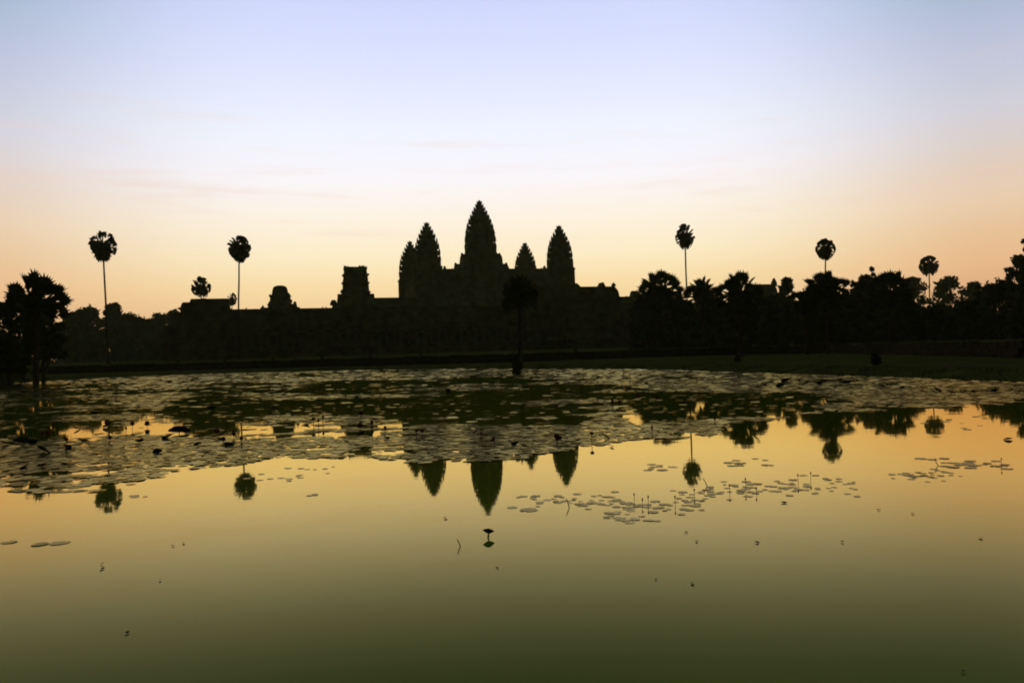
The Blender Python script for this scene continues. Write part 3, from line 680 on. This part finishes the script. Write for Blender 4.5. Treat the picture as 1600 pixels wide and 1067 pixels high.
for y0, y1, dens, ra, rb in ((8, 18, 95, .05, .105), (18, 30, 52, .06, .15), (30, 48, 20, .10, .24), (48, 75, 8, .18, .40), (75, 112, 4, .25, .58)):
    n = int(dens * (y1 - y0) * 78)
    x = gp.uniform(-55, 23, n); y = gp.uniform(y0, y1, n)
    ok = sdf(POND, x, y) < -.4; x, y = x[ok], y[ok]
    px, py = proj(x, y, np.zeros_like(x))
    ok = (px > -60) & (px < 1660); x, y, px, py = x[ok], y[ok], px[ok], py[ok]
    ed = np.interp(px, EDGE[:, 0], EDGE[:, 1]) + (vnoise(x * .7, y * .7, 5) - .5) * 10 + (vnoise(x * 2.6, y * 2.6, 6) - .5) * 14
    above = ed - py                                        # + inside the carpet
    ly = np.log(y)                                         # patches grow with distance from the near bank
    nz = .12 * vnoise(x / 16, ly * 4, 11) + .46 * vnoise(x / 5.2 + ly * 2, ly * 11 + x * .05, 12) + .26 * vnoise(x / 1.9, ly * 27, 13) + .16 * vnoise(x / .55, y / .5, 14)
    thr = .34 + .05 * sstep((px - 120) / 150) * sstep((680 - px) / 60)
    mid = sstep((px - 230) / 120) * sstep((1420 - px) / 160) * sstep((above - 45) / 25) * sstep((py - (yh(px) + 33 + .1 * np.maximum(0, px - 750))) / 8)
    leftp = sstep((300 - px) / 150) * sstep((above - 60) / 30) * sstep((py - 600) / 8)
    rightp = sstep((px - 930) / 120) * sstep((above - 18) / 12) * sstep((py - (yh(px) + 74)) / 8)
    thr = thr + .215 * mid + .175 * leftp + .27 * rightp * sstep((1300 - px) / 60) * (1 - .75 * mid) + .17 * rightp * sstep((px - 1240) / 60) * (1 - mid)
    keep = (above > 0) & ((nz > thr) | (gp.random(len(x)) < .035))
    # the broad open leads in the carpet
    for lx_, ly_, la, lb_, lk in ((710, 645, 115, 24, .20), (850, 656, 75, 13, .20), (1120, 641, 120, 27, .24), (335, 638, 75, 24, .20), (1240, 628, 70, 16, .2), (600, 606, 120, 10, .14), (120, 622, 110, 12, .12)):
        thr = thr + lk * sstep((1.25 - np.hypot((px - lx_) / la, (py - ly_) / lb_)) / .5)
    keep = (above > 0) & ((nz > thr) | (gp.random(len(x)) < .035))
    # open water where the sky shows through at the left
    hole = (np.hypot((px - 248) / 42, (py - 652) / 14) < 1) & (gp.random(len(x)) < .85)
    hole |= (np.hypot((px - 1000) / 22, (py - 655) / 7) < 1)
    keep &= ~hole
    P_all.append(np.stack([x, y, .004 + gp.random(len(x)) * .012], 1)[keep]); R_all.append((ra + (rb - ra) * gp.random(len(x)) ** 1.4 * 1.15)[keep])
PA = np.concatenate(P_all); RA = np.concatenate(R_all)
mass = pad_shapes(PA, RA, np.interp(PA[:, 1], [16, 34, 60], [.016, .026, .045]), gp)
tag(link('lily_pads', np_mesh('lily_pads', mass, 9, PAD)), 'wide carpet of floating lily pads over the far half of the pond', 'lily pads', kind='stuff')
print('PADS', len(PA))

pad_meshes = []
for k in range(8):                                         # round pad with the notch and a slightly raised rim
    g = random.Random(k); b = MB(); n = 18; rim = []; inn = []
    for i in range(n):
        a = R(12) + (2 * math.pi - R(24)) * i / (n - 1); r = 1 + g.uniform(-.05, .05)
        rim.append((math.cos(a) * r, math.sin(a) * r * g.uniform(.96, 1.04), .03 + g.uniform(0, .10 if g.random() < .25 else .02))); inn.append((math.cos(a) * r * .8, math.sin(a) * r * .8, .02))
    vs = [(0.12, 0, .0)] + inn + rim
    fs = [(0, 1 + i, 2 + i) for i in range(n - 1)] + [(1 + i, 1 + n + i, 2 + n + i, 2 + i) for i in range(n - 1)]
    pad_meshes.append(b.add(vs, fs).mesh('lily_pad')); pad_meshes[-1].materials.append(PAD_N)
A_ = 'small flat lily pad floating in the '
clusters = [
    ((830, 778, 22, 4, 9), 'group just right of the central tower reflection'), ((874, 783, 26, 7, 16), 'group below the right tower reflection'), ((906, 788, 13, 4, 5), 'group below the right tower reflection'),
    ((952, 786, 28, 11, 28), 'middle drift below the leaning palm reflection'), ((1010, 793, 30, 8, 18), 'middle drift below the leaning palm reflection'), ((1062, 789, 26, 9, 20), 'middle drift below the leaning palm reflection'),
    ((988, 812, 24, 5, 12), 'lowest little group under the middle drift'), ((958, 808, 14, 3, 4), 'lowest little group under the middle drift'),
    ((1092, 772, 36, 7, 16), 'long drift of bud stems right of centre'), ((1160, 767, 46, 9, 34), 'long drift of bud stems right of centre'), ((1230, 762, 44, 12, 30), 'long drift of bud stems right of centre'),
    ((1310, 758, 34, 12, 16), 'loose right end of the long drift'), ((1440, 741, 52, 8, 30), 'right-hand raft near the photo edge'), ((1512, 725, 46, 6, 26), 'right-hand raft near the photo edge'),
    ((1016, 730, 22, 6, 8), 'sparse patch left of the leaning palm reflection'), ((1150, 723, 12, 5, 6), 'sparse patch right of the leaning palm reflection'), ((1190, 722, 14, 6, 4), 'sparse patch right of the leaning palm reflection'),
    ((470, 734, 52, 8, 13), 'sparse patch left of the tower reflections'), ((410, 750, 26, 3, 5), 'sparse patch left of the tower reflections'), ((490, 773, 10, 2, 3), 'tiny pair of scraps below the left sparse patch'),
    ((212, 775, 20, 2, 5), 'thin streak beside the leftmost palm reflection'), ((1455, 662, 60, 8, 8), 'scatter around the small-headed palm reflection'), ((1550, 655, 40, 10, 6), 'scatter around the small-headed palm reflection')]
def put_pad(px, py, r, label, k, sq=1.0):
    p = on_water(px, py); o = link('lily_pad', pad_meshes[k % 8]); o.location = (p.x, p.y, .002 + .0015 * (k % 3))
    o.scale = (r, r * sq, r * .30); o.rotation_euler = (random.uniform(-.02, .02), random.uniform(-.02, .02), random.uniform(0, 6.28))
    tag(o, label, 'lily pad', 'single lily pads on the open water')
rp = random.Random(77); kk = 0
for (cx, cy, sx_, sy_, n), where in clusters:
    for i in range(n):
        px = cx + max(-1.6, min(1.6, rp.gauss(0, .72))) * sx_; py = cy + max(-1.6, min(1.6, rp.gauss(0, .7))) * sy_
        put_pad(px, py, rp.uniform(.028, .060) * (1 if cy > 730 else 1.45), A_ + where, kk); kk += 1
for px, py, r, lab in ((14, 847, .075, 'leftmost of three long lily pads alone at the left edge'), (62, 850.5, .08, 'middle one of three long lily pads alone at the left edge'), (94, 848, .095, 'rightmost of three long lily pads alone at the left edge'),
                       (800, 793, .06, 'single flat lily pad just right of the central tower reflection tip'), (826, 797, .10, 'broad flat lily pad below the group right of the central tower reflection')):
    put_pad(px, py, r, lab, kk); kk += 1
print('SINGLE PADS', kk)

# ------------------------------------------------------------------ lotus leaves, flowers and stems
def blade_mesh(seed):                                      # a standing, cupped lotus leaf
    g = random.Random(seed); b = MB(); n = 16; rings = []
    tilt = g.uniform(.25, .75); az = g.uniform(0, 6.28)
    vs = [(0, 0, 0)]; ax_ = Vector((math.cos(az), math.sin(az), 0))
    rot = Matrix.Rotation(tilt, 3, ax_)
    for rr, up in ((.45, .03), (.8, .14), (1.0, .22)):
        for i in range(n):
            a = 2 * math.pi * i / n; r = rr * (1 + .1 * math.sin(3 * a + seed) + g.uniform(-.05, .05))
            vs.append(rot @ Vector((math.cos(a) * r, math.sin(a) * r, up + .1 * rr * math.sin(2 * a + seed))))
    fs = [(0, 1 + i, 1 + (i + 1) % n) for i in range(n)]
    for k in range(2): fs += [(1 + k * n + i, 1 + (k + 1) * n + i, 1 + (k + 1) * n + (i + 1) % n, 1 + k * n + (i + 1) % n) for i in range(n)]
    m = b.add(vs, fs).mesh('blade'); m.materials.append(LOTUS_LEAF); return m
def bloom_mesh(seed, open_):
    g = random.Random(seed); b = MB()
    for ring, (np_, tl, ln) in enumerate(((5, .25, 1.0), (6, .55, .95), (7, .95, .85))):
        for i in range(np_):
            az = 2 * math.pi * i / np_ + ring * .4; t = tl * open_
            o = Vector((math.cos(az), math.sin(az), 0)); s = Vector((-o.y, o.x, 0))
            d = o * math.sin(t) + Vector((0, 0, math.cos(t)))
            base = o * .08; w = .26
            p = [base, base + d * ln * .4 + s * w + o * .10, base + d * ln * .4 - s * w + o * .10, base + d * ln * .8 + s * w * .6 + o * .05, base + d * ln * .8 - s * w * .6 + o * .05, base + d * ln]
            b.add(p, [(0, 1, 2), (1, 3, 4, 2), (3, 5, 4)])
    m = b.mesh('bloom'); m.materials.append(PETAL); return m
def stem_mesh(seed, bend=.15):
    g = random.Random(seed); a = g.uniform(0, 6.28)
    pts = [(math.cos(a) * bend * (s - s * s) * 2 if False else math.cos(a) * bend * (s * s - s), math.sin(a) * bend * (s * s - s), -.15 + 1.15 * s) for s in (0, .2, .4, .6, .8, 1)]
    m = MB().tube(pts, [1, 1, .95, .9, .85, .8], 6).mesh('stem'); return m
blades = [blade_mesh(k) for k in range(6)]; blooms = [bloom_mesh(k, o) for k, o in enumerate((.55, .9, 1.2, .25))]
def stem_obj(parent, h, r, seed, bend=.15):
    pts = []
    g = random.Random(seed); a = g.uniform(0, 6.28); L_ = g.uniform(.2, 1) * bend
    for s in (0, .25, .5, .75, 1): pts.append((math.cos(a) * L_ * h * (s * s - s), math.sin(a) * L_ * h * (s * s - s), -.12 + (h + .12) * s))
    return MB().tube(pts, [r, r, r * .95, r * .9, r * .85], 6).build('stem', STEM, parent, smooth=True)
def lotus_leaf(px, py, wpx, label, seed, h=None):
    p = on_water(px, py); r = wpx * (.38 if py < 620 else .54) * p.y / F_PX; hh = h if h is not None else r * random.Random(seed).uniform(.15, .5)
    root = tag(empty('lotus_leaf', (p.x, p.y, 0), seed * 1.7), label, 'lotus leaf', 'dark lotus leaves standing above the pads')
    stem_obj(root, hh, max(.008, r * .05), seed)
    o = link('blade', blades[seed % 6], root); o.location = (0, 0, hh); o.scale = (r, r, r * .8)
def lotus_flower(px, py, ybase, wpx, label, seed):
    p = on_water(px, ybase); top = at(px, py, p.y); r = wpx / 2 * p.y / F_PX; hh = max(.06, top.z - r * .9)
    root = tag(empty('lotus_flower', (p.x, p.y, 0), seed), label, 'lotus flower', 'lotus flowers on stems above the pads')
    stem_obj(root, hh, max(.007, .06 * r), seed, .25)
    o = link('bloom', blooms[seed % 4], root); o.location = (0, 0, hh - .01); o.scale = (r, r, r * 1.25)
def where(px, py):
    if py < 630:
        return 'in the far strip of pads before the right lawn' if px > 880 else 'far out on the pad carpet before the temple'
    if px < 130: return 'among pads at the left photo edge'
    if px < 300: return 'among pads above the leftmost palm reflection'
    if px < 420: return 'among pads above the second palm reflection'
    if px < 640: return 'among the pads left of the tower reflections'
    if px < 800: return 'among the pads over the tower reflections'
    if px < 1060: return 'among the pads right of the tower reflections'
    return 'on the open right-hand water'
flowers = [(167, 657, 672, 12), (207, 659, 671, 10), (230, 660, 668, 11), (197, 667, 678, 7), (104, 684, 703, 9), (172, 682, 690, 9), (339, 669, 682, 12), (365, 674, 686, 12), (377, 682, 692, 10), (349, 683, 693, 10), (75, 673, 684, 10), (83, 664, 676, 9), (66, 675, 684, 8),
           (290, 643, 655, 6), (490, 652, 668, 8), (505, 649, 664, 8), (498, 655, 670, 7), (564, 643, 656, 9), (563, 662, 672, 12), (581, 660, 668, 11), (602, 666, 677, 8), (651, 671, 684, 7), (660, 671, 682, 7), (752, 675, 684, 8), (772, 682, 695, 7),
           (870, 678, 692, 12), (925, 674, 692, 8), (957, 624, 636, 8), (968, 626, 636, 8), (998, 617, 628, 9), (1026, 619, 626, 8), (1019, 666, 676, 8), (1117, 652, 660, 7), (892, 640, 650, 6), (870, 632, 642, 6), (420, 632, 642, 6), (540, 618, 626, 5), (612, 640, 650, 6)]
for k, (px, py, yb, wp) in enumerate(flowers):
    lotus_flower(px, py, yb, wp * 1.25, 'pink lotus flower on a stem ' + where(px, yb), k)
for k in range(46):                                        # the small far flowers before the right lawn
    px = rp.uniform(905, 1560); yb = rp.uniform(40, 66) * (1 if px < 1200 else 1.15) + yh(px)
    lotus_flower(px, yb - rp.uniform(4, 7), yb, rp.uniform(3, 5), 'tiny lotus flower on a stem in the far strip of pads before the right lawn', k)
for k in range(26):
    px = rp.uniform(60, 860); yb = yh(px) + rp.uniform(32, 70)
    lotus_flower(px, yb - rp.uniform(4, 8), yb, rp.uniform(3, 5), 'tiny lotus flower on a stem far out on the pad carpet before the temple', k)
leaves = [(169, 668, 16), (280, 677, 30), (105, 701, 12), (12, 696, 24), (36, 693, 24), (51, 694, 14), (68, 709, 24), (342, 684, 22), (357, 697, 14), (309, 696, 12), (312, 684, 14), (262, 686, 18), (246, 708, 14), (197, 716, 8), (38, 732, 14), (65, 730, 12), (100, 726, 10), (120, 671, 12),
          (565, 678, 10), (605, 687, 9), (383, 686, 6), (130, 690, 14), (218, 692, 12), (804, 696, 11), (946, 685, 16), (956, 699, 7), (873, 687, 10), (970, 630, 8), (1197, 601, 18), (1230, 598, 26), (1219, 605, 18), (1253, 601, 16), (1283, 600, 20), (1322, 601, 22), (1346, 603, 8), (1377, 604, 16), (1410, 606, 10),
          (1422, 606, 8), (1464, 612, 20), (1486, 614, 16), (1520, 613, 12), (1555, 612, 16), (1500, 611, 9), (1575, 687, 12), (770, 690, 9), (480, 664, 10), (150, 650, 14), (1010, 600, 9), (1100, 592, 9), (870, 600, 10), (700, 612, 12), (560, 625, 14), (430, 642, 12), (330, 640, 12)]
for k, (px, py, wp) in enumerate(leaves):
    lotus_leaf(px, py, wp, 'dark raised lotus leaf ' + where(px, py), k)
# bud stems in the near drifts
buds = [(991, 771, 783), (1004, 779, 795), (1013, 775, 796), (1055, 775, 797), (1085, 764, 780), (1140, 757, 777), (1165, 747, 775), (1182, 762, 776), (1247, 741, 763), (1267, 738, 758), (1565, 716, 734)]
for k, (px, yt, yb) in enumerate(buds):
    yw = (yt + yb) / 2 + 3; p = on_water(px, yw); top = at(px, yt, p.y)
    root = tag(empty('lotus_bud', (p.x, p.y, 0)), 'closed lotus bud on a thin stem in the ' + ('right-hand raft' if px > 1500 else 'long drift right of centre' if px > 1100 else 'middle drift below the leaning palm reflection'), 'lotus bud', 'bud stems in the near drifts')
    stem_obj(root, top.z - .02, .003, k + 5, .35)
    MB().loft([[(math.cos(i * 1.047) * r, math.sin(i * 1.047) * r, z) for i in range(6)] for r, z in ((.003, 0), (.009, .010), (.008, .022), (.001, .038))]).build('bud', PETAL, root, smooth=True).location = (0, 0, top.z - .025)
# bare sticks, and the curled dead leaf by itself in front
def stick(pix, yw, label, r=.005):
    p = on_water(pix[-1][0], yw); pts = [at(a, b, p.y) for a, b in pix] + [(p.x, p.y, -.06)]
    o = MB().tube(pts, [r * .7] + [r] * (len(pts) - 1), 6).build('reed_stalk', STEM, off=(p.x, p.y, 0), smooth=True); o.location = (p.x, p.y, 0)
    tag(o, label, 'stalk')
stick([(714.5, 842), (717, 847.5), (719.3, 853.5)], 853.5, 'short bent stalk in open water left of the curled leaf', .0045)
stick([(884.5, 779), (887.5, 786), (889.5, 792)], 792, 'leaning dark stalk in the pads below the right tower reflection')
stick([(1098, 746), (1102, 753), (1105, 759)], 759, 'leaning dark stalk beside the tall leaning palm reflection')
stick([(1462, 715), (1461, 718), (1463, 723), (1466, 727)], 727, 'hooked stalk above the right-hand raft of pads')
p = on_water(763.5, 839); root = tag(empty('curled_leaf', (p.x, p.y, 0)), 'single curled dark lotus leaf low over open water below the central tower reflection', 'lotus leaf')
b = MB(); n = 14; vs = []
for j, zz in ((-1, -.012), (-.5, -.03), (0, -.04), (.5, -.026), (1, 0)):
    for i in range(n):
        s = -1 + 2 * i / (n - 1); wdt = (1 - abs(s) ** 1.6)
        vs.append((.058 * s, j * .034 * wdt, .062 + zz * wdt + .012 * (1 - s * s) + (.028 * wdt if j == -1 else 0) - .006 * s))
b.add(vs, [(k * n + i, k * n + i + 1, (k + 1) * n + i + 1, (k + 1) * n + i) for k in range(4) for i in range(n - 1)])
b.build('blade', LOTUS_LEAF, root)
MB().tube([(.003, 0, .035), (-.004, .004, .015), (.002, 0, -.06)], [.006, .009, .006], 6).build('stem', STEM, root)
# specks of drifting litter
for k, (px, py, wp) in enumerate(((199, 989, 9), (1089, 846, 8), (1183, 848, 10), (1082, 912, 8), (160, 889, 11), (159, 882, 7), (270, 853, 7), (287, 849, 5), (777, 888, 8), (1072, 832, 8), (1225, 786, 14), (1316, 847, 7), (1373, 797, 8), (1426, 803, 8), (1533, 841, 9), (696, 810, 8), (1505, 1050, 8), (250, 907, 5), (1025, 906, 6))):
    p = on_water(px, py); r = wp * .4 * p.y / F_PX; g = random.Random(k)
    ring = [(math.cos(i * .9) * r * g.uniform(.6, 1.1), math.sin(i * .9) * r * g.uniform(.8, 1.9), g.uniform(.001, .012)) for i in range(7)]
    o = MB().add(ring + [(0, 0, .006)], [(i, (i + 1) % 7, 7) for i in range(7)]).build('floating_leaf', LOTUS_LEAF); o.location = (p.x, p.y, .003)
    tag(o, 'small dead leaf scrap adrift on the open foreground water', 'leaf', 'leaf scraps on the foreground water')

# ------------------------------------------------------------------ morning air
hm = bpy.data.materials.new('morning_haze'); hm.use_nodes = True; t = hm.node_tree; t.nodes.clear()
pv = t.nodes.new('ShaderNodeVolumePrincipled'); pv.inputs['Color'].default_value = (.92, .96, .42, 1); pv.inputs['Density'].default_value = .00016; pv.inputs['Anisotropy'].default_value = .45
om = t.nodes.new('ShaderNodeOutputMaterial'); t.links.new(pv.outputs[0], om.inputs['Volume'])
tag(MB().box(-4300, 4300, -1000, 4700, -2.2, 70).build('haze', hm), 'thin morning haze over the pond and temple', 'haze', kind='stuff')
